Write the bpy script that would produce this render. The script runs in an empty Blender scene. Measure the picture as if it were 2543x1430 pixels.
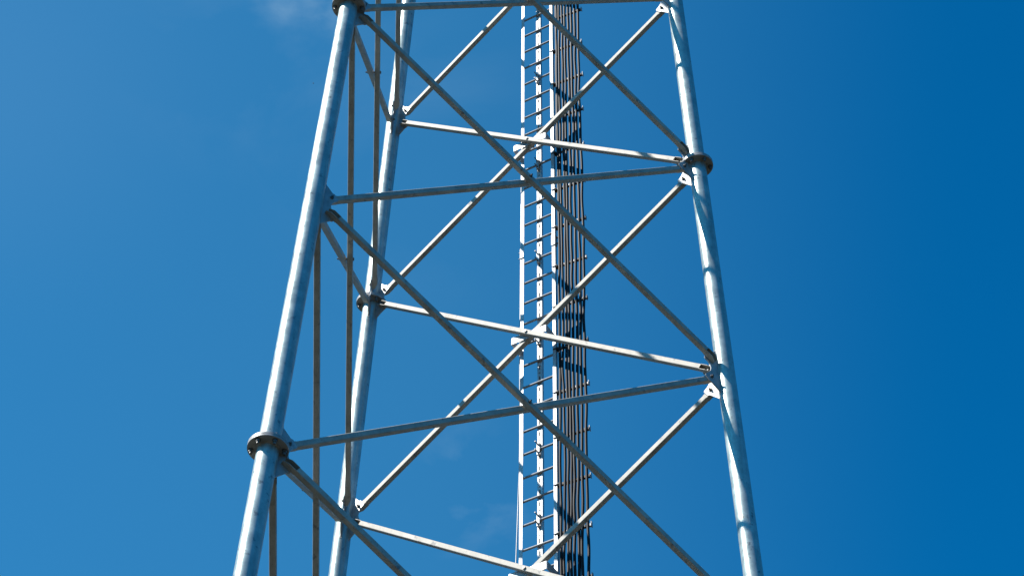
import bpy, math, random
from mathutils import Vector, Matrix
random.seed(7)
S = bpy.context.scene
COL = S.collection
R = math.radians
V = Vector

# ------------------------------------------------------------------ camera
Z0 = 19.353                                   # height of the main flange level above the ground
cam = bpy.data.cameras.new('camera')
co = bpy.data.objects.new('camera', cam); COL.objects.link(co)
right = V((-0.50955544, 0.86015879, 0.02191149))
up = V((0.63062469, 0.35601307, 0.6896138))
fwd = V((-0.58537659, -0.36521439, 0.72384577))
M3 = Matrix((right, up, -fwd)).transposed()
co.matrix_world = Matrix.Translation((12.63818, 8.41175, -17.75258 + Z0)) @ M3.to_4x4()
cam.sensor_width = 36
cam.lens = 5609.3 / 2543 * 36
cam.clip_start = .1
cam.clip_end = 20000
S.camera = co

# ------------------------------------------------------------------ sky and sun
SUN_AZ, SUN_EL = -41.75, 48.5                 # measured from the shadows on the ladder rails
w = bpy.data.worlds.new('World'); S.world = w; w.use_nodes = True
nt = w.node_tree; nt.nodes.clear()
N = nt.nodes.new; L = nt.links.new
out = N('ShaderNodeOutputWorld'); bg = N('ShaderNodeBackground')
sky = N('ShaderNodeTexSky'); sky.sky_type = 'NISHITA'; sky.sun_disc = False
sky.sun_elevation = R(SUN_EL); sky.sun_rotation = R(90 - SUN_AZ)
sky.altitude = 0; sky.air_density = 1.0; sky.dust_density = 0.3; sky.ozone_density = 2.5
# the deep blue of a polarised clear sky, and the paler aureole of haze on the side of the sun
tint = N('ShaderNodeMix'); tint.data_type = 'RGBA'; tint.blend_type = 'MULTIPLY'; tint.inputs[0].default_value = 1
L(sky.outputs[0], tint.inputs[6]); tint.inputs[7].default_value = (.006, .80, 1.26, 1)
tc = N('ShaderNodeTexCoord')
dt = N('ShaderNodeVectorMath'); dt.operation = 'DOT_PRODUCT'; L(tc.outputs['Generated'], dt.inputs[0])
dt.inputs[1].default_value = (.509, -.860, -.022)          # the hazier half of the sky, under the sun
au = N('ShaderNodeMapRange'); au.interpolation_type = 'SMOOTHSTEP'
au.inputs[1].default_value = -.21; au.inputs[2].default_value = .06
L(dt.outputs['Value'], au.inputs[0])
hs = N('ShaderNodeMix'); hs.data_type = 'RGBA'; hs.blend_type = 'ADD'
L(au.outputs[0], hs.inputs[0]); L(tint.outputs[2], hs.inputs[6]); hs.inputs[7].default_value = (.245, .56, .46, 1)
# thin high cloud: soft noise in sky directions
mp = N('ShaderNodeMapping'); mp.inputs['Scale'].default_value = (1.0, 1.0, 1.6)
L(tc.outputs['Generated'], mp.inputs[0])
n1 = N('ShaderNodeTexNoise'); n1.inputs['Scale'].default_value = 9; n1.inputs['Detail'].default_value = 7; n1.inputs['Roughness'].default_value = .55
n1.inputs['Distortion'].default_value = .6
L(mp.outputs[0], n1.inputs[0])
r1 = N('ShaderNodeMapRange'); r1.inputs[1].default_value = .5; r1.inputs[2].default_value = .8
L(n1.outputs[0], r1.inputs[0])
def spot(d, r_in, r_out, amt):
    """soft patch of sky round direction d in which cloud is allowed"""
    vd = N('ShaderNodeVectorMath'); vd.operation = 'DISTANCE'; vd.inputs[1].default_value = d
    L(tc.outputs['Generated'], vd.inputs[0])
    m = N('ShaderNodeMapRange'); m.interpolation_type = 'SMOOTHSTEP'
    m.inputs[1].default_value = r_out; m.inputs[2].default_value = r_in
    m.inputs[3].default_value = 0; m.inputs[4].default_value = amt
    L(vd.outputs['Value'], m.inputs[0])
    return m.outputs[0]
acc = None
for args in (((-.4580, -.3860, .8010), .006, .022, .5), ((-.4464, -.4009, .8000), .006, .022, .4),
             ((-.455, -.415, .790), .01, .08, .10), ((-.475, -.405, .781), .02, .08, .06),
             ((-.632, -.4105, .657), .008, .040, .38), ((-.52, -.385, .763), .02, .09, .06)):
    o = spot(*args)
    if acc is None: acc = o
    else:
        a = N('ShaderNodeMath'); a.operation = 'MAXIMUM'; L(acc, a.inputs[0]); L(o, a.inputs[1]); acc = a.outputs[0]
mul = N('ShaderNodeMath'); mul.operation = 'MULTIPLY'; L(acc, mul.inputs[0]); L(r1.outputs[0], mul.inputs[1])
# smooth high veil towards the upper left
veil = spot((-.386, -.521, .761), .0, .14, .032)
mul0 = mul; mul = N('ShaderNodeMath'); mul.operation = 'ADD'; L(mul0.outputs[0], mul.inputs[0]); L(veil, mul.inputs[1])
mx = N('ShaderNodeMix'); mx.data_type = 'RGBA'
L(mul.outputs[0], mx.inputs[0]); L(hs.outputs[2], mx.inputs[6]); mx.inputs[7].default_value = (5.0, 6.8, 7.7, 1)
L(mx.outputs[2], bg.inputs[0]); bg.inputs[1].default_value = .079
L(bg.outputs[0], out.inputs[0])

sl = bpy.data.lights.new('sun', 'SUN'); sl.energy = 5.0; sl.angle = R(.5); sl.color = (1, .965, .90)
so = bpy.data.objects.new('sun', sl); COL.objects.link(so)
sd = V((math.cos(R(SUN_EL)) * math.cos(R(SUN_AZ)), math.cos(R(SUN_EL)) * math.sin(R(SUN_AZ)), math.sin(R(SUN_EL))))
so.rotation_euler = sd.to_track_quat('Z', 'Y').to_euler(); so.location = (0, 0, 60)
S.view_settings.view_transform = 'Standard'; S.view_settings.look = 'None'
S.view_settings.gamma = 1; S.view_settings.exposure = 0.6
S.render.engine = 'CYCLES'

# ------------------------------------------------------------------ materials
def mat(name):
    m = bpy.data.materials.new(name); m.use_nodes = True
    return m, m.node_tree, m.node_tree.nodes['Principled BSDF']

def galv(name, base, metallic, rough, spots=.5, warm=0.0, scale=1.0, rust=.3, streak=.1, tint=(1, 1, 1)):
    """hot dip galvanised steel: mottled zinc, streaky stains and a few rust specks"""
    m, t, p = mat(name)
    n = t.nodes.new; l = t.links.new
    geo = n('ShaderNodeNewGeometry'); inf = n('ShaderNodeObjectInfo')
    pos = n('ShaderNodeMapping'); l(geo.outputs['Position'], pos.inputs[0])
    a = n('ShaderNodeTexNoise'); a.inputs['Scale'].default_value = 7 * scale; a.inputs['Detail'].default_value = 6
    a.inputs['Roughness'].default_value = .6
    l(pos.outputs[0], a.inputs[0])
    v = n('ShaderNodeTexVoronoi'); v.inputs['Scale'].default_value = 55 * scale
    l(pos.outputs[0], v.inputs[0])
    sh = n('ShaderNodeMapRange'); sh.inputs[1].default_value = .25; sh.inputs[2].default_value = .75
    sh.inputs[3].default_value = .68; sh.inputs[4].default_value = 1.15
    l(a.outputs[0], sh.inputs[0])
    sp = n('ShaderNodeMapRange'); sp.inputs[3].default_value = .93; sp.inputs[4].default_value = 1.07
    l(v.outputs['Color'], sp.inputs[0])
    mm = n('ShaderNodeMath'); mm.operation = 'MULTIPLY'; l(sh.outputs[0], mm.inputs[0]); l(sp.outputs[0], mm.inputs[1])
    # long weather streaks running down the steel
    mp3 = n('ShaderNodeMapping'); mp3.inputs['Scale'].default_value = (26, 26, 1.1); l(geo.outputs['Position'], mp3.inputs[0])
    st = n('ShaderNodeTexNoise'); st.inputs['Scale'].default_value = 1; st.inputs['Detail'].default_value = 5; l(mp3.outputs[0], st.inputs[0])
    sm = n('ShaderNodeMapRange'); sm.inputs[1].default_value = .45; sm.inputs[2].default_value = .75
    sm.inputs[3].default_value = 1; sm.inputs[4].default_value = 1 - streak; l(st.outputs[0], sm.inputs[0])
    m2 = n('ShaderNodeMath'); m2.operation = 'MULTIPLY'; l(mm.outputs[0], m2.inputs[0]); l(sm.outputs[0], m2.inputs[1]); mm = m2
    br = n('ShaderNodeVectorMath'); br.operation = 'SCALE'
    br.inputs[0].default_value = (base * (1 + .06 * warm) * tint[0], base * tint[1], base * (1 - .10 * warm) * tint[2]); l(mm.outputs[0], br.inputs['Scale'])
    # dark scuffs, stretched a little along x/y
    mp2 = n('ShaderNodeMapping'); mp2.inputs['Scale'].default_value = (1.25, 1.25, 1.3); l(geo.outputs['Position'], mp2.inputs[0])
    b = n('ShaderNodeTexNoise'); b.inputs['Scale'].default_value = 11 * scale; b.inputs['Detail'].default_value = 9; b.inputs['Roughness'].default_value = .62
    l(mp2.outputs[0], b.inputs[0])
    bm_ = n('ShaderNodeMapRange'); bm_.inputs[1].default_value = .60; bm_.inputs[2].default_value = .67
    bm_.inputs[4].default_value = spots; l(b.outputs[0], bm_.inputs[0])
    d = n('ShaderNodeMix'); d.data_type = 'RGBA'; l(bm_.outputs[0], d.inputs[0]); l(br.outputs[0], d.inputs[6])
    d.inputs[7].default_value = (.10, .105, .12, 1)
    # rust specks
    c = n('ShaderNodeTexNoise'); c.inputs['Scale'].default_value = 21 * scale; c.inputs['Detail'].default_value = 6
    l(mp2.outputs[0], c.inputs[0])
    cm = n('ShaderNodeMapRange'); cm.inputs[1].default_value = .69; cm.inputs[2].default_value = .75; cm.inputs[4].default_value = rust
    l(c.outputs[0], cm.inputs[0])
    e = n('ShaderNodeMix'); e.data_type = 'RGBA'; l(cm.outputs[0], e.inputs[0]); l(d.outputs[2], e.inputs[6])
    e.inputs[7].default_value = (.16, .075, .035, 1)
    l(e.outputs[2], p.inputs['Base Color'])
    p.inputs['Metallic'].default_value = metallic
    rr = n('ShaderNodeMapRange'); rr.inputs[1].default_value = .3; rr.inputs[2].default_value = .7
    rr.inputs[3].default_value = rough - .07; rr.inputs[4].default_value = rough + .09
    l(a.outputs[0], rr.inputs[0]); l(rr.outputs[0], p.inputs['Roughness'])
    bp = n('ShaderNodeBump'); bp.inputs['Strength'].default_value = .12; bp.inputs['Distance'].default_value = .004
    l(a.outputs[0], bp.inputs['Height']); l(bp.outputs[0], p.inputs['Normal'])
    return m

M_LEG = galv('galvanised_tube', .55, .54, .39, spots=.65, rust=.6, streak=.2, tint=(.92, 1.05, .97))
M_BRACE = galv('galvanised_brace', .46, .1, .63, spots=.6, warm=1.4, rust=.5)
M_PLATE = galv('galvanised_plate', .46, .25, .45, spots=.3, warm=.2)
M_LADDER = galv('galvanised_ladder', .58, .2, .45, spots=.25, warm=.2, rust=.1)
M_FLANGE = galv('galvanised_flange', .42, .2, .5, spots=.6, warm=.4, rust=.6)
M_BOLT = galv('weathered_bolt', .22, .6, .5, spots=.4, warm=.6, scale=3)
M_RUNG = galv('galvanised_rung', .34, .15, .66, spots=.3, rust=.2)
M_BAR = galv('weathered_hanger', .22, .3, .55, spots=.5, scale=3)
M_CLIP = galv('stainless_clip', .42, .3, .55, spots=.4, scale=3, rust=0)

M_CABLE, t, p = mat('black_cable_jacket')
g = t.nodes.new('ShaderNodeNewGeometry'); mpn = t.nodes.new('ShaderNodeMapping'); mpn.inputs['Scale'].default_value = (1, 1, .25)
t.links.new(g.outputs['Position'], mpn.inputs[0])
nz = t.nodes.new('ShaderNodeTexNoise'); nz.inputs['Scale'].default_value = 40; nz.inputs['Detail'].default_value = 4
t.links.new(mpn.outputs[0], nz.inputs[0])
cr = t.nodes.new('ShaderNodeValToRGB'); cr.color_ramp.elements[0].color = (.005, .0042, .0042, 1); cr.color_ramp.elements[1].color = (.013, .010, .010, 1)
t.links.new(nz.outputs[0], cr.inputs[0]); t.links.new(cr.outputs[0], p.inputs['Base Color'])
p.inputs['Roughness'].default_value = .55
p.inputs['Specular IOR Level'].default_value = .26

M_RUBBER, t, p = mat('black_rubber_clamp')
nz = t.nodes.new('ShaderNodeTexNoise'); nz.inputs['Scale'].default_value = 60
cr = t.nodes.new('ShaderNodeValToRGB'); cr.color_ramp.elements[0].color = (.012, .012, .013, 1); cr.color_ramp.elements[1].color = (.035, .035, .037, 1)
t.links.new(nz.outputs[0], cr.inputs[0]); t.links.new(cr.outputs[0], p.inputs['Base Color']); p.inputs['Roughness'].default_value = .6

M_GROUND, t, p = mat('dry_grass')
nz = t.nodes.new('ShaderNodeTexNoise'); nz.inputs['Scale'].default_value = .6; nz.inputs['Detail'].default_value = 9
g = t.nodes.new('ShaderNodeNewGeometry'); t.links.new(g.outputs['Position'], nz.inputs[0])
cr = t.nodes.new('ShaderNodeValToRGB'); cr.color_ramp.elements[0].color = (.0075, .0070, .0005, 1); cr.color_ramp.elements[1].color = (.024, .018, .0015, 1)
cr.color_ramp.elements[0].position = .35; cr.color_ramp.elements[1].position = .68
t.links.new(nz.outputs[0], cr.inputs[0]); t.links.new(cr.outputs[0], p.inputs['Base Color']); p.inputs['Roughness'].default_value = .95

M_BIRD, t, p = mat('dark_feathers')
nz = t.nodes.new('ShaderNodeTexNoise'); nz.inputs['Scale'].default_value = 30
cr = t.nodes.new('ShaderNodeValToRGB'); cr.color_ramp.elements[0].color = (.02, .016, .016, 1); cr.color_ramp.elements[1].color = (.06, .04, .04, 1)
t.links.new(nz.outputs[0], cr.inputs[0]); t.links.new(cr.outputs[0], p.inputs['Base Color'])

# ------------------------------------------------------------------ mesh helpers
class MB:
    def __init__(s): s.v = []; s.f = []; s.sm = []; s.mi = []; s.cur = 0
    def add(s, vs, fs, smooth=False):
        o = len(s.v); s.v += [V(x) for x in vs]
        for f in fs: s.f.append([i + o for i in f]); s.sm.append(smooth); s.mi.append(s.cur)
    def box(s, c, ax, half):
        """oriented box; ax three axes, half extents"""
        c = V(c); x, y, z = [V(a).normalized() * h for a, h in zip(ax, half)]
        vs = [c + i * x + j * y + k * z for k in (-1, 1) for j in (-1, 1) for i in (-1, 1)]
        fs = [[0, 2, 3, 1], [4, 5, 7, 6], [0, 1, 5, 4], [2, 6, 7, 3], [0, 4, 6, 2], [1, 3, 7, 5]]
        if x.cross(y).dot(z) < 0: fs = [f[::-1] for f in fs]
        s.add(vs, fs)
    def bevbox(s, c, ax, half, b=.003):
        """box with all its edges chamfered"""
        c = V(c); A = [V(a).normalized() for a in ax]
        if A[0].cross(A[1]).dot(A[2]) < 0: A[2] = -A[2]
        vs = []; key = {}
        for axis in range(3):
            for sg in (-1, 1):
                for i in (-1, 1):
                    for j in (-1, 1):
                        h = [0, 0, 0]; h[axis] = sg * half[axis]
                        o1, o2 = (axis + 1) % 3, (axis + 2) % 3
                        h[o1] = i * (half[o1] - b); h[o2] = j * (half[o2] - b)
                        key[axis, sg, i, j] = len(vs); vs.append(c + A[0] * h[0] + A[1] * h[1] + A[2] * h[2])
        fs = []
        for axis in range(3):
            for sg in (-1, 1):
                q = [key[axis, sg, -1, -1], key[axis, sg, 1, -1], key[axis, sg, 1, 1], key[axis, sg, -1, 1]]
                fs.append(q if sg > 0 else q[::-1])
        for axis in range(3):       # edges between face axis and next
            a2 = (axis + 1) % 3
            for s1 in (-1, 1):
                for s2 in (-1, 1):
                    q = [key[axis, s1, s2, -1], key[axis, s1, s2, 1], key[a2, s2, 1, s1], key[a2, s2, -1, s1]]
                    fs.append(q if s1 * s2 < 0 else q[::-1])
        for i in (-1, 1):
            for j in (-1, 1):
                for k in (-1, 1):
                    q = [key[0, i, j, k], key[1, j, k, i], key[2, k, i, j]]
                    fs.append(q if i * j * k > 0 else q[::-1])
        s.add(vs, fs)
    def cyl(s, a, b, r, n=16, r2=None, caps=True, smooth=True, rot=0):
        a, b = V(a), V(b); d = (b - a).normalized()
        u = d.orthogonal().normalized(); w_ = d.cross(u); r2 = r if r2 is None else r2
        vs = []
        for c, rr in ((a, r), (b, r2)):
            for i in range(n):
                t_ = 2 * math.pi * i / n + rot; vs.append(c + rr * (math.cos(t_) * u + math.sin(t_) * w_))
        s.add(vs, [[i, (i + 1) % n, n + (i + 1) % n, n + i] for i in range(n)], smooth)
        if caps:
            s.add(vs[:n], [list(range(n))[::-1]]); s.add(vs[n:], [list(range(n))])
    def tube(s, pts, r, n=8):
        rings = []; u = None
        for i, p_ in enumerate(pts):
            d = (pts[min(i + 1, len(pts) - 1)] - pts[max(i - 1, 0)]).normalized()
            if u is None: u = d.orthogonal().normalized()
            u = (u - d * u.dot(d)).normalized(); w_ = d.cross(u)
            rings.append([p_ + r * (math.cos(2 * math.pi * k / n) * u + math.sin(2 * math.pi * k / n) * w_) for k in range(n)])
        vs = [x for r_ in rings for x in r_]
        fs = [[i * n + k, i * n + (k + 1) % n, (i + 1) * n + (k + 1) % n, (i + 1) * n + k] for i in range(len(pts) - 1) for k in range(n)]
        s.add(vs, fs, True)
        s.add(rings[0], [list(range(n))[::-1]]); s.add(rings[-1], [list(range(n))])
    def prism(s, poly, o, u, v, nrm, th):
        """polygon in (u, v) about o, thickness th centred along nrm; edges chamfered"""
        n = len(poly); c = .0018
        cx = sum(a for a, _ in poly) / n; cy = sum(b for _, b in poly) / n
        def ring(k, h):
            rr = []
            for a, b in poly:
                dx, dy = a - cx, b - cy; l_ = math.hypot(dx, dy) or 1
                rr.append(o + u * (a - dx / l_ * k) + v * (b - dy / l_ * k) + nrm * h)
            return rr
        rings = [ring(c, -th / 2), ring(0, -th / 2 + c), ring(0, th / 2 - c), ring(c, th / 2)]
        vs = [x for r_ in rings for x in r_]; fs = []
        for k in range(3):
            fs += [[k * n + i, k * n + (i + 1) % n, (k + 1) * n + (i + 1) % n, (k + 1) * n + i] for i in range(n)]
        fs.append(list(range(n))[::-1]); fs.append([3 * n + i for i in range(n)])
        if u.cross(v).dot(nrm) < 0: fs = [f[::-1] for f in fs]
        s.add(vs, fs)

LOC = {}
def empty(name, loc, label, cat, group=None):
    o = bpy.data.objects.new(name, None); COL.objects.link(o); o.location = loc; LOC[o.name] = V(loc)
    o.empty_display_size = .2
    o['label'] = label; o['category'] = cat
    if group: o['group'] = group
    return o
def build(name, mb, m, parent=None, label=None, cat=None, group=None, kind=None):
    me = bpy.data.meshes.new(name)
    mn = [min(v[i] for v in mb.v) for i in range(3)]; mxx = [max(v[i] for v in mb.v) for i in range(3)]
    c = V([(a + b) / 2 for a, b in zip(mn, mxx)])
    if parent is None: c.z = mn[2]
    me.from_pydata([v - c for v in mb.v], [], mb.f)
    me.polygons.foreach_set('use_smooth', mb.sm)
    for q_ in (m if isinstance(m, tuple) else (m,)): me.materials.append(q_)
    if len(mb.mi) == len(mb.f): me.polygons.foreach_set('material_index', mb.mi)
    me.update()
    o = bpy.data.objects.new(name, me); COL.objects.link(o)
    if parent: o.parent = parent; o.location = c - LOC[parent.name]
    else: o.location = c
    LOC[o.name] = c
    for k, x in (('label', label), ('category', cat), ('group', group), ('kind', kind)):
        if x: o[k] = x
    return o
def hexbolt(mb, c, ax, head=.016, hh=.012, stud=0.0, studr=.009):
    """hex head (and stud) standing on point c along ax"""
    ax = V(ax).normalized()
    mb.cyl(c, c + ax * hh, head, 6, smooth=False)
    if stud: mb.cyl(c + ax * hh, c + ax * (hh + stud), studr, 8)

# ------------------------------------------------------------------ ground
mb = MB(); G = 3000
mb.add([(-G, -G, 0), (G, -G, 0), (G, G, 0), (-G, G, 0)], [[0, 1, 2, 3]])
gr = build('ground', mb, M_GROUND, kind='structure')

# added dark green ring, out of view, to block the bright horizon glow
M_BLOCKER, t, p = mat('horizon_blocker_green')
nz = t.nodes.new('ShaderNodeTexNoise'); nz.inputs['Scale'].default_value = .05; nz.inputs['Detail'].default_value = 8
g = t.nodes.new('ShaderNodeNewGeometry'); t.links.new(g.outputs['Position'], nz.inputs[0])
cr = t.nodes.new('ShaderNodeValToRGB'); cr.color_ramp.elements[0].color = (.006, .0065, .0015, 1); cr.color_ramp.elements[1].color = (.018, .017, .004, 1)
t.links.new(nz.outputs[0], cr.inputs[0]); t.links.new(cr.outputs[0], p.inputs['Base Color']); p.inputs['Roughness'].default_value = 1
mb = MB(); nr = 180; rows = [(330, -1, 0), (380, .55, .3), (440, .9, .8), (520, 1, 1), (640, .7, .8), (800, -1, 0)]
for ri, (rad, hf, wob) in enumerate(rows):
    for k in range(nr):
        a = 2 * math.pi * k / nr
        hgt = 62 + 16 * math.sin(3 * a + 1) + 9 * math.sin(7 * a + 2) + 5 * math.sin(17 * a) + 4 * random.uniform(-1, 1)
        mb.v.append(V((rad * math.cos(a), rad * math.sin(a), hgt * hf if hf > 0 else -3)))
for ri in range(len(rows) - 1):
    for k in range(nr):
        mb.f.append([ri * nr + k, (ri + 1) * nr + k, (ri + 1) * nr + (k + 1) % nr, ri * nr + (k + 1) % nr][::-1]); mb.sm.append(True)
build('horizon_blocker', mb, M_BLOCKER, kind='structure')

# ------------------------------------------------------------------ tower geometry
LEV = [11.55, 8.75, 5.86, 2.931, 0.0, -3.0, -6.043, -9.12, -12.25, -15.5, -18.8]     # node heights, relative
FLG = {1, 2 + 0, 4, 6, 8, 10} - {1}             # every second node carries a flange
R1, TAP = 2.315418, 0.05182128
AZ = {'A': 0, 'B': 120, 'C': 240}
def leg(l_, z):
    r = R1 - TAP * z; a = R(AZ[l_]); return V((r * math.cos(a), r * math.sin(a), z + Z0))
def legdir(l_): return (leg(l_, 1) - leg(l_, 0)).normalized()
LR = .0872                                       # leg tube radius
FR = .163                                        # flange radius
TB = .056                                        # brace tube size
TG = .012                                        # gusset thickness

tower = empty('lattice_tower', (0, 0, 0), 'tall galvanised steel lattice tower with three tubular legs and crossed braces', 'tower')

for l_ in 'ABC':
    mb = MB(); mb.cyl(leg(l_, -Z0 + .04), leg(l_, LEV[0] + .3), LR, 48)
    build('leg', mb, M_LEG, tower)
    mb = MB(); p0 = leg(l_, -Z0); mb.box(p0 + V((0, 0, .02)), ((1, 0, 0), (0, 1, 0), (0, 0, 1)), (.24, .24, .02))
    build('base_plate', mb, M_PLATE, tower)

def flange(l_, z):
    c = leg(l_, z); d = legdir(l_); mb = MB()
    for s_ in (-1, 1):
        prof = [(FR, .002), (FR, .019), (FR - .003, .022)]
        a = c + d * s_ * .0016; b = c + d * s_ * .0195; e = c + d * s_ * .0225
        mb.cyl(a, b, FR, 56); mb.cyl(b, e, FR, 56, r2=FR - .003); mb.cyl(e, e + d * s_ * .012, LR + .012, 48, r2=LR)
    mb.cyl(c - d * .0016, c + d * .0016, FR - .006, 56, caps=False)
    f = build('flange', mb, M_FLANGE, tower)
    u = V((math.cos(R(AZ[l_])), math.sin(R(AZ[l_])), 0)); u = (u - d * u.dot(d)).normalized(); v = d.cross(u)
    for k in range(6):
        t_ = R(60 * k); b = c + (u * math.cos(t_) + v * math.sin(t_)) * (FR - .033)
        mb = MB(); r_ = random.uniform(0, 1)
        mb.cyl(b - d * .06, b + d * .04, .0112, 10)
        mb.cyl(b - d * .0225, b - d * .0265, .023, 16)
        mb.cyl(b - d * .0265, b - d * .045, .0195, 6, smooth=False, rot=r_); mb.cyl(b - d * .045, b - d * .066, .0115, 10)
        mb.cyl(b + d * .0225, b + d * .0265, .023, 16); mb.cyl(b + d * .0265, b + d * .041, .0195, 6, smooth=False, rot=r_)
        build('flange_bolt', mb, M_BOLT, f)

FACES = [('A', 'B'), ('B', 'C'), ('C', 'A')]
def frame(a, b, z):
    """face axes at height z: across, along the slope, outward normal"""
    P0, P1 = leg(a, z), leg(b, z); e = (P1 - P0).normalized()
    mid = ((leg(a, z + 1) + leg(b, z + 1)) - (leg(a, z) + leg(b, z))).normalized()
    return P0, P1, e, mid, e.cross(mid)

def gusset(l_, o_, i, nrm):
    """plate on leg l_ in the face towards leg o_, at node i, with a tab for each brace"""
    z = LEV[i]; c = leg(l_, z); v = legdir(l_)
    tabs = []
    e = (leg(o_, z) - c).normalized(); u = (e - v * e.dot(v)).normalized()
    for j, sg in ((i - 1, 1), (i + 1, -1)):
        if 0 <= j < len(LEV):
            d = (leg(o_, LEV[j]) - c).normalized(); tabs.append((d.dot(u), d.dot(v), sg))
    if len(tabs) < 2: return
    Ltab, hw = .262, .046
    poly = []
    du, dv, _ = tabs[1]                         # lower tab
    nu, nv = dv, -du                            # away from the centre line, downward side
    poly.append((LR - .012, -.285))
    poly.append((du * (Ltab - .015) + nu * (hw + .006), dv * (Ltab - .015) + nv * (hw + .006)))
    poly.append((du * Ltab + nu * (hw - .01), dv * Ltab + nv * (hw - .01)))
    poly.append((du * Ltab - nu * (hw - .01), dv * Ltab - nv * (hw - .01)))
    a0 = (du * (Ltab - .015) - nu * hw, dv * (Ltab - .015) - nv * hw)
    ua, va, _ = tabs[0]; mu, mv = -va, ua
    a1 = (ua * (Ltab - .015) - mu * hw, va * (Ltab - .015) - mv * hw)
    n = 9                                       # the scooped edge between the tabs
    for k in range(n + 1):
        t_ = k / n; bx = a0[0] + (a1[0] - a0[0]) * t_; by = a0[1] + (a1[1] - a0[1]) * t_
        poly.append((bx - .062 * math.sin(math.pi * t_) ** .8, by))
    poly.append((ua * Ltab - mu * (hw - .01), va * Ltab - mv * (hw - .01)))
    poly.append((ua * Ltab + mu * (hw - .01), va * Ltab + mv * (hw - .01)))
    poly.append((ua * (Ltab - .015) + mu * (hw + .006), va * (Ltab - .015) + mv * (hw + .006)))
    poly.append((LR - .012, .285))
    mb = MB(); mb.prism(poly, c, u, v, nrm, TG)
    for sg in (-1, 1):
        pts = [c + v * (-.28 + .02 * k) + u * (LR - .001) + nrm * sg * (TG / 2 + .001) for k in range(29)]
        mb.tube([q_ + u * random.uniform(-.0015, .0015) for q_ in pts], .006, 6)
    g_ = build('gusset_plate', mb, M_PLATE, tower)
    # bolts: brace lies outside or inside of the plate
    first = (l_, o_) in FACES
    for (du, dv, sg) in tabs:
        down = sg < 0
        outside = (first and down) or ((not first) and not down)      # A(n) to B(n+1) runs outside
        s_ = 1 if outside else -1
        b = c + u * du * .205 + v * dv * .205
        mb = MB()
        mb.cyl(b - nrm * (TG / 2 + .004), b + nrm * (TG / 2 + .008), .009, 8)
        mb.cyl(b, b + nrm * s_ * (TG / 2 + .012), .009, 8)
        hexbolt(mb, b - nrm * s_ * (TG / 2), -nrm * s_, .018, .013, .016)
        hexbolt(mb, b + nrm * s_ * (TG / 2 + .006), nrm * s_, .018, .013, .008)
        build('bolt', mb, M_BOLT, g_)

def brace(p, q_, nrm, side):
    """square hollow section from node p to node q_, lying on one side (along nrm) of the gussets;
    the wall away from the gusset is cut out at both ends"""
    d = (q_ - p).normalized(); Ln = (q_ - p).length
    n = (nrm - d * nrm.dot(d)).normalized() * side; m = d.cross(n)
    h = TB / 2; wl = .005; rc = .008
    off = n * (TG / 2 + h + .001)
    t0, t1 = .158, Ln - .158; nc = .13
    mb = MB()
    def prof(h_, r_):
        out_ = []
        for k, (sx, sy) in enumerate(((1, 1), (-1, 1), (-1, -1), (1, -1))):
            for j in range(4):
                a = R(90 * k + 30 * j); out_.append((sx * (h_ - r_) + r_ * math.cos(a), sy * (h_ - r_) + r_ * math.sin(a)))
        return out_
    po, pi_ = prof(h, rc), prof(h - wl, rc - wl + .001); k = len(po)
    def ringpts(pr, t_): return [p + off + d * t_ + n * a + m * b for a, b in pr]
    A, B = ringpts(po, t0 + nc), ringpts(po, t1 - nc); C, D = ringpts(pi_, t0 + nc), ringpts(pi_, t1 - nc)
    # m = d x n, so (n, m) turns the other way round d
    mb.add(A + B, [[i, k + i, k + (i + 1) % k, (i + 1) % k][::-1] for i in range(k)], False)
    for idx in range(len(mb.f)): mb.sm[idx] = (idx % 4) != 3
    mb.add(C + D, [[i, k + i, k + (i + 1) % k, (i + 1) % k] for i in range(k)], False)
    mb.add(A + C, [[i, (i + 1) % k, k + (i + 1) % k, k + i] for i in range(k)])
    mb.add(B + D, [[i, k + i, k + (i + 1) % k, (i + 1) % k] for i in range(k)])
    for ta, tb, e in ((t0 + nc, t0, 1), (t1 - nc, t1, -1)):
        o = p + off
        mb.box(o + d * (ta + tb) / 2 - n * (h - wl / 2), (d, n, m), (abs(ta - tb) / 2, wl / 2, h - .003))     # wall on the gusset
        for sg in (-1, 1):                       # two cheeks, cut back to a slant at the tip
            pts = []
            for mm in (h, h - wl):
                pts += [o + d * ta - n * h + m * sg * mm, o + d * tb - n * h + m * sg * mm,
                        o + d * tb + n * (.1 * h) + m * sg * mm, o + d * (tb + .05 * e) + n * h + m * sg * mm, o + d * ta + n * h + m * sg * mm]
            f = [[0, 1, 2, 3, 4], [9, 8, 7, 6, 5]] + [[i, 5 + i, 5 + (i + 1) % 5, (i + 1) % 5] for i in range(5)]
            mb.add(pts, f)
    return build('brace', mb, M_BRACE, tower)

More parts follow.
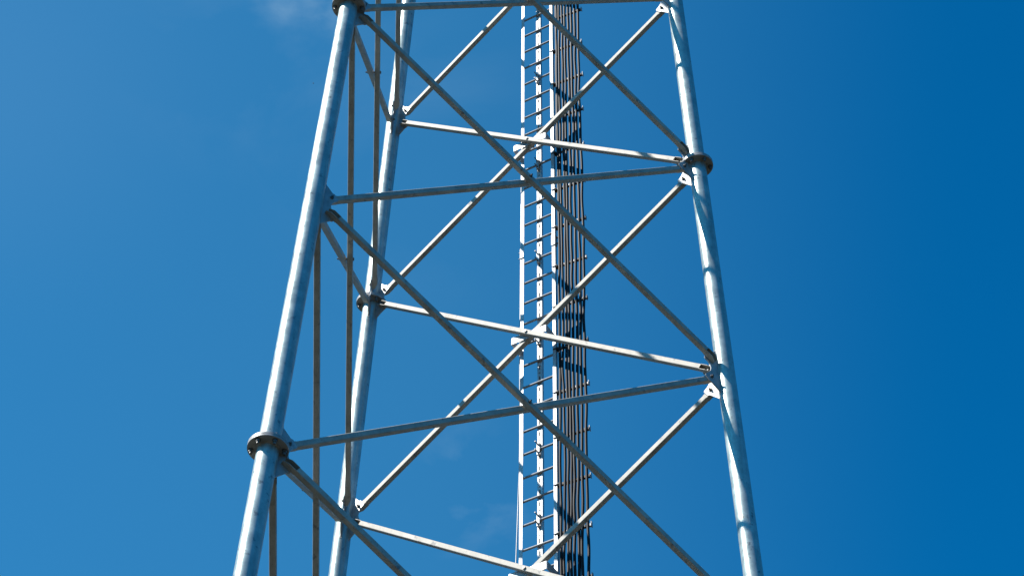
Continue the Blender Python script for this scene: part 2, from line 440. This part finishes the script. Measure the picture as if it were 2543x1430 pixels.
CROSS = {}
for i in range(len(LEV) - 1):
    for a, b in FACES:
        P0, P1, e, mid, nrm = frame(a, b, LEV[i])
        pa0, pb0, pa1, pb1 = leg(a, LEV[i]), leg(b, LEV[i]), leg(a, LEV[i + 1]), leg(b, LEV[i + 1])
        b1 = brace(pa0, pb1, nrm, 1)
        b2 = brace(pa1, pb0, nrm, -1)
        wt, wb = (pb0 - pa0).length, (pb1 - pa1).length
        X = pa0 + (pb1 - pa0) * (wt / (wt + wb)); CROSS[a + b, i] = (X, nrm, e, mid)
        mb = MB(); t_ = TG / 2 + TB + .001
        mb.cyl(X - nrm * t_, X + nrm * t_, .009, 10)
        hexbolt(mb, X + nrm * t_, nrm, .016, .012, .018); hexbolt(mb, X - nrm * t_, -nrm, .016, .012)
        build('bolt', mb, M_BOLT, b1)
for i in range(len(LEV)):
    for a, b in FACES:
        nrm = frame(a, b, LEV[i])[4]
        gusset(a, b, i, nrm); gusset(b, a, i, nrm)
for i in sorted(FLG):
    if i < 10:
        for l_ in 'ABC': flange(l_, LEV[i])

# ------------------------------------------------------------------ ladder outside the far face
ML = (leg('B', 1) + leg('C', 1)) / 2 - (leg('B', 0) + leg('C', 0)) / 2; ML.normalize()     # up the face
EY = V((0, 1, 0)); NO = EY.cross(ML)                        # across the face, outward
if NO.x > 0: NO = -NO
def lerp(z, xs, ys):
    if z <= xs[0]: return ys[0]
    for a, b, c, d in zip(xs, xs[1:], ys, ys[1:]):
        if z <= b: return c + (d - c) * (z - a) / (b - a)
    return ys[-1]
def lcen(z): return lerp(z, [-6, -3, 0, 3.5, 12], [.010, .009, .004, -.013, -.03])
def fp(s, d, z):
    m_ = (leg('B', z) + leg('C', z)) / 2
    return V((m_.x - d, s, z + Z0))
ladder = empty('ladder', fp(0, .19, -17.2), 'galvanised steel climbing ladder on the far side of the tower, left of the black cables', 'ladder')
ZB, ZT = -17.2, 11.7
zs = [ZB, -12, -9, -6, -3, -1.5, 0, 1, 2, 3.5, 5, 7, 9, ZT]
DF = .175                                                    # rail front flange distance from the face plane
for sg in (-1, 1):
    mb = MB()
    # L section: flange .035 inwards, web .04 outwards
    pr = [(0, 0), (-.036 * sg, 0), (-.036 * sg, .005), (-.005 * sg, .005), (-.005 * sg, .040), (0, .040)]
    rings = [[fp(lcen(z) + sg * .209 + a, DF + b, z) for a, b in pr] for z in zs]
    vs = [x for r_ in rings for x in r_]; n = 6
    fs = [[i * n + k, i * n + (k + 1) % n, (i + 1) * n + (k + 1) % n, (i + 1) * n + k] for i in range(len(zs) - 1) for k in range(n)]
    fs += [list(range(n))[::-1], [(len(zs) - 1) * n + k for k in range(n)]]
    if sg < 0: fs = [f[::-1] for f in fs]
    mb.add(vs, fs)
    build('side_rail', mb, M_LADDER, ladder)
    for zj in (-6.02, .0, 6.02):                             # splice sleeves
        mb = MB(); o = fp(lcen(zj) + sg * .209, DF, zj)
        mb.bevbox(o + EY * sg * (-.016) - NO * .006, (EY, ML, NO), (.0235, .078, .0055), .002)
        mb.bevbox(o + EY * sg * .005 + NO * .021, (EY, ML, NO), (.0045, .078, .021), .002)
        sp = build('splice_sleeve', mb, M_LADDER, ladder)
        mb = MB()
        for q_ in (-.045, .045): hexbolt(mb, o + EY * sg * .0095 + NO * .022 + ML * q_, EY * sg, .011, .009, .02, .006)
        build('bolt', mb, M_BOLT, sp)
rz = 3.420 + .29791 * 27
rungs = []
while rz > ZB + .2:
    if rz < ZT - .1: rungs.append(rz)
    rz -= .29791
for z in rungs:
    mb = MB(); c = lcen(z)
    mb.cyl(fp(c - .204, DF + .020, z), fp(c + .204, DF + .020, z), .0120, 14)
    build('rung', mb, M_RUNG, ladder)
# fall arrest rail behind the rungs: slotted face, open channel behind it
def srail():
    mb = MB(); d0 = DF + .033; hw = .0275
    def seg(s0, s1, z0, z1, da, db):
        ring = []
        for z in (z0, z1):
            c = lcen(z); ring += [fp(c + s0, da, z), fp(c + s1, da, z), fp(c + s1, db, z), fp(c + s0, db, z)]
        mb.add(ring, [[0, 1, 5, 4], [1, 2, 6, 5], [2, 3, 7, 6], [3, 0, 4, 7], [3, 2, 1, 0], [4, 5, 6, 7]])
    for z0, z1 in zip(zs, zs[1:]):
        seg(-hw, -hw + .017, z0, z1, d0, d0 + .004); seg(hw - .017, hw, z0, z1, d0, d0 + .004)
        seg(-hw, -hw + .004, z0, z1, d0 + .0042, d0 + .036); seg(hw - .004, hw, z0, z1, d0 + .0042, d0 + .036)
        seg(-hw + .0042, hw - .0042, z0, z1, d0 + .032, d0 + .036)
    z = -17.0; p_ = .149
    while z < 11.5:
        # tooth slot, solid, upright slot, solid
        seg(-.0105, .0105, z, z + .042, d0 + .0002, d0 + .0038)
        seg(-.0105, -.0080, z + .042, z + .098, d0 + .0002, d0 + .0038); seg(.0080, .0105, z + .042, z + .098, d0 + .0002, d0 + .0038)
        seg(-.0105, .0105, z + .098, z + p_ - .016, d0 + .0002, d0 + .0038)
        z += p_
    return mb
sr = build('safety_rail', srail(), M_LADDER, ladder)
for z in (8.65, 7.2, 5.7, 4.25, 2.79, 1.32, -.09, -1.41, -2.87, -3.74, -5.2, -6.7, -8.2):
    z = min(rungs, key=lambda r_: abs(r_ - z)); c = fp(lcen(z) - .004, DF + .006, z); mb = MB()
    mb.bevbox(c, (EY, ML, NO), (.016, .075, .003), .0015)
    mb.bevbox(c + ML * .072 + NO * .014, (EY, ML, NO), (.0155, .004, .014), .0015)
    mb.bevbox(c - ML * .072 + NO * .014, (EY, ML, NO), (.0155, .004, .014), .0015)
    mb.cur = 1
    for q_ in (-.050, .050):
        o = c + ML * q_
        mb.cyl(o + NO * .004, o - NO * .060, .0062, 8); mb.cyl(o - NO * .003, o - NO * .013, .0115, 6, smooth=False)
    k_ = build('rail_clamp', mb, (M_LADDER, M_BOLT), sr)
for i in range(1, 9):                                        # brackets at the brace crossings
    X, nrm, e, mid = CROSS['BC', i]; z = X.z - Z0
    mb = MB(); hh = .046; th = .005; wv = .203
    web = X
    mb.bevbox(web, (EY, ML, NO), (wv, hh, th), .002)
    for sg in (-1, 1):
        zr = z + .0; tip = fp(lcen(zr) + sg * .203, DF + .036, zr); root = web + EY * sg * wv
        dv_ = (tip - root); ln = dv_.length; dv_.normalize(); ms = ML
        nn = dv_.cross(ms).normalized()
        mb.bevbox((root + tip) / 2, (dv_, ms, nn), (ln / 2, hh - .001, th), .002)
    br_ = build('mounting_bracket', mb, M_LADDER, ladder)
    for sg in (-1, 1):
        mb = MB(); o = fp(lcen(z) + sg * .209, DF, z)
        hexbolt(mb, o + EY * sg * .0085 + NO * .024 + ML * .0, EY * sg, .012, .009, .02, .007)
        build('bolt', mb, M_BOLT, br_)

# ------------------------------------------------------------------ cables
def dbar(s): return .200 + .085 * (s - .2)                   # hanger bar distance from the face plane
KZ = [-4.15, -3.15, -.2, 2.95]
KS = [[.242, .237, .249, .228], [.256, .252, .262, .249], [.288, .301, .290, .279], [.324, .333, .334, .318], [.358, .368, .360, .356],
      [.393, .404, .404, .398], [.431, .444, .450, .438], [.471, .482, .498, .481], [.530, .526, .540, .524]]
KR = [.0125, .0140, .0138, .0146, .0146, .0155, .0158, .0156, .0150]
CLAB = ['thin black cable hugging the ladder, innermost of the cable row',
        'black cable just right of the innermost cable beside the ladder rail',
        'third black cable counted from the ladder rail',
        'fourth black cable counted from the ladder rail',
        'black cable running up the middle of the cable row',
        'fourth black cable counted from the outer hooked ends of the hangers',
        'third black cable counted from the outer hooked ends of the hangers',
        'second black cable counted from the outer hooked ends of the hangers',
        'outermost black cable, set apart beside the hooked hanger ends']
hang = [3.1851 - .59769 * k for k in range(-1, 14)]
for k in range(9):
    rng = random.Random(k * 11 + 3)
    ph = [rng.uniform(0, 6.28) for _ in range(4)]
    knots = {}
    pts = []; z = ZB
    while z < 11.4:
        s_ = lerp(z, KZ, KS[k])
        f = (z - hang[0]) / .59769; j = math.floor(f); fr = f - j
        sag = math.sin(math.pi * fr) ** 2                    # free between two hangers
        r2 = random.Random((j + 60) * 97 + k * 7)
        s_ += sag * r2.uniform(-.006, .006) + .0022 * math.sin(z * 2.1 + ph[0]) + .0010 * math.sin(z * 7.3 + ph[1])
        d_ = dbar(s_) - .020 - sag * r2.uniform(-.003, .007) + .002 * math.sin(z * 4.1 + ph[2]) + (.02 if k == 0 else 0)
        pts.append(fp(s_, d_, z)); z += .06 if -6 < z < 5 else .3
    mb = MB(); mb.tube(pts, KR[k], 12)
    build('coaxial_cable', mb, M_CABLE, None, CLAB[k], 'cable', 'black cables running up beside the ladder')

ORD = ['first', 'second', 'third', 'fourth', 'fifth', 'sixth', 'seventh', 'eighth', 'ninth', 'tenth', 'eleventh', 'twelfth', 'thirteenth', 'fourteenth', 'fifteenth']
for i, z in enumerate(hang):
    rng = random.Random(i)
    if i == 0: lab = 'steel cable hanger bar across the black cables, topmost in the photo'
    elif i == 14: lab = 'steel cable hanger bar across the black cables, lowest in the photo'
    else: lab = 'steel cable hanger bar across the black cables, %s down from the top of the photo' % ORD[i]
    c = lcen(z); s0, s1 = c + .196, .556 + rng.uniform(-.004, .004)
    a, b = fp(s0, dbar(s0) + .004, z), fp(s1, dbar(s1) + .004, z)
    t_ = empty('cable_hanger', a, lab, 'cable hanger', 'cable hangers clamped to the ladder rail')
    d = (b - a).normalized(); nn = d.cross(ML).normalized()
    if nn.dot(NO) < 0: nn = -nn
    mb = MB(); mb.bevbox((a + b) / 2, (d, ML, nn), ((b - a).length / 2, .012, .003), .001)
    build('bar', mb, M_BAR, t_)
    mb = MB()                                                # hooked end plate
    mb.bevbox(b + d * .003 + ML * .012 - nn * .004, (d, ML, nn), (.0035, .030, .016), .001)
    mb.bevbox(b - d * .006 + ML * .0 - nn * .016, (d, ML, nn), (.010, .014, .0025), .001)
    build('end_hook', mb, M_CLIP, t_)
    mb = MB()                                                # clamp that grips the ladder rail
    o = fp(c + .209, DF, z)
    mb.bevbox(o + EY * .012 + NO * .024, (EY, ML, NO), (.012, .016, .026), .002)
    mb.bevbox(o - EY * .012 - NO * .004, (EY, ML, NO), (.020, .005, .0035), .001)
    mb.cyl(o - EY * .030 - NO * .004 - ML * .004, o + EY * .02 - NO * .002, .006, 8)
    build('rail_clamp', mb, M_RUBBER, t_)
    for k in range(9):
        s_ = lerp(z, KZ, KS[k]) ; q_ = fp(s_, dbar(s_), z); r_ = KR[k]
        mb = MB(); tl = rng.uniform(-.003, .003)
        mb.bevbox(q_ + d * (r_ + .008) - nn * .008 + ML * tl, (d, ML, nn), (.008, .015, .014), .002)
        mb.bevbox(q_ - d * (r_ + .002) - nn * .010, (d, ML, nn), (.0025, .012, .012), .001)
        mb.bevbox(q_ - nn * .0055 + d * .003, (d, ML, nn), (r_ + .010, .009, .0018), .0006)
        build('cable_clip', mb, M_RUBBER if (k + i) % 3 else M_CLIP, t_)

# thin wire left of the ladder
mb = MB(); pts = []
z = ZB
while z < 9:
    s_ = lerp(z, [-9, -6, -4.06, -3.57, -3.07, -2.6, -1.5, 9], [-.36, -.335, -.3076, -.2943, -.2819, -.262, -.235, -.232])
    pts.append(fp(s_, .3 - (.08 if z > -1.5 else .08 * max(0, (z + 3) / 1.5)), z)); z += .12
mb.tube(pts, .0062, 8)
build('wire', mb, M_LADDER, None, 'thin pale wire hanging just left of the ladder near the bottom', 'wire')

# ------------------------------------------------------------------ a tiny bird far off
def pix(x, y, dist):
    d = (fwd * 5609.3 + right * (x - 1271.5) - up * (y - 715)).normalized()
    return co.matrix_world.translation + d * dist
bp_ = pix(778, 207.5, 300)
mb = MB(); X_ = right.copy(); Y_ = (fwd * .9 + up * .2).normalized(); Z_ = X_.cross(Y_)
secs = [(-.13, .004), (-.10, .022), (-.04, .036), (.03, .034), (.075, .022), (.10, .024), (.12, .014), (.145, .002)]
n = 10
vs = [bp_ + X_ * a + r_ * (math.cos(2 * math.pi * k / n) * Y_ + math.sin(2 * math.pi * k / n) * Z_) for a, r_ in secs for k in range(n)]
mb.add(vs, [[i * n + k, i * n + (k + 1) % n, (i + 1) * n + (k + 1) % n, (i + 1) * n + k] for i in range(len(secs) - 1) for k in range(n)], True)
for sg in (-1, 1):
    W_ = [(.05, .02, .0), (-.04, .02, .0), (-.06, .13, .05), (.05, .12, .06), (-.08, .25, .02), (-.01, .24, .03)]
    for zz_ in (0, .006):
        pv = [bp_ + X_ * a + Y_ * b * sg + Z_ * (c + zz_) for a, b, c in W_]
        mb.add(pv, [[0, 1, 2, 3], [3, 2, 4, 5]] if zz_ else [[3, 2, 1, 0], [5, 4, 2, 3]])
build('bird', mb, M_BIRD, None, 'tiny dark bird flying in the blue sky left of the tower', 'bird')
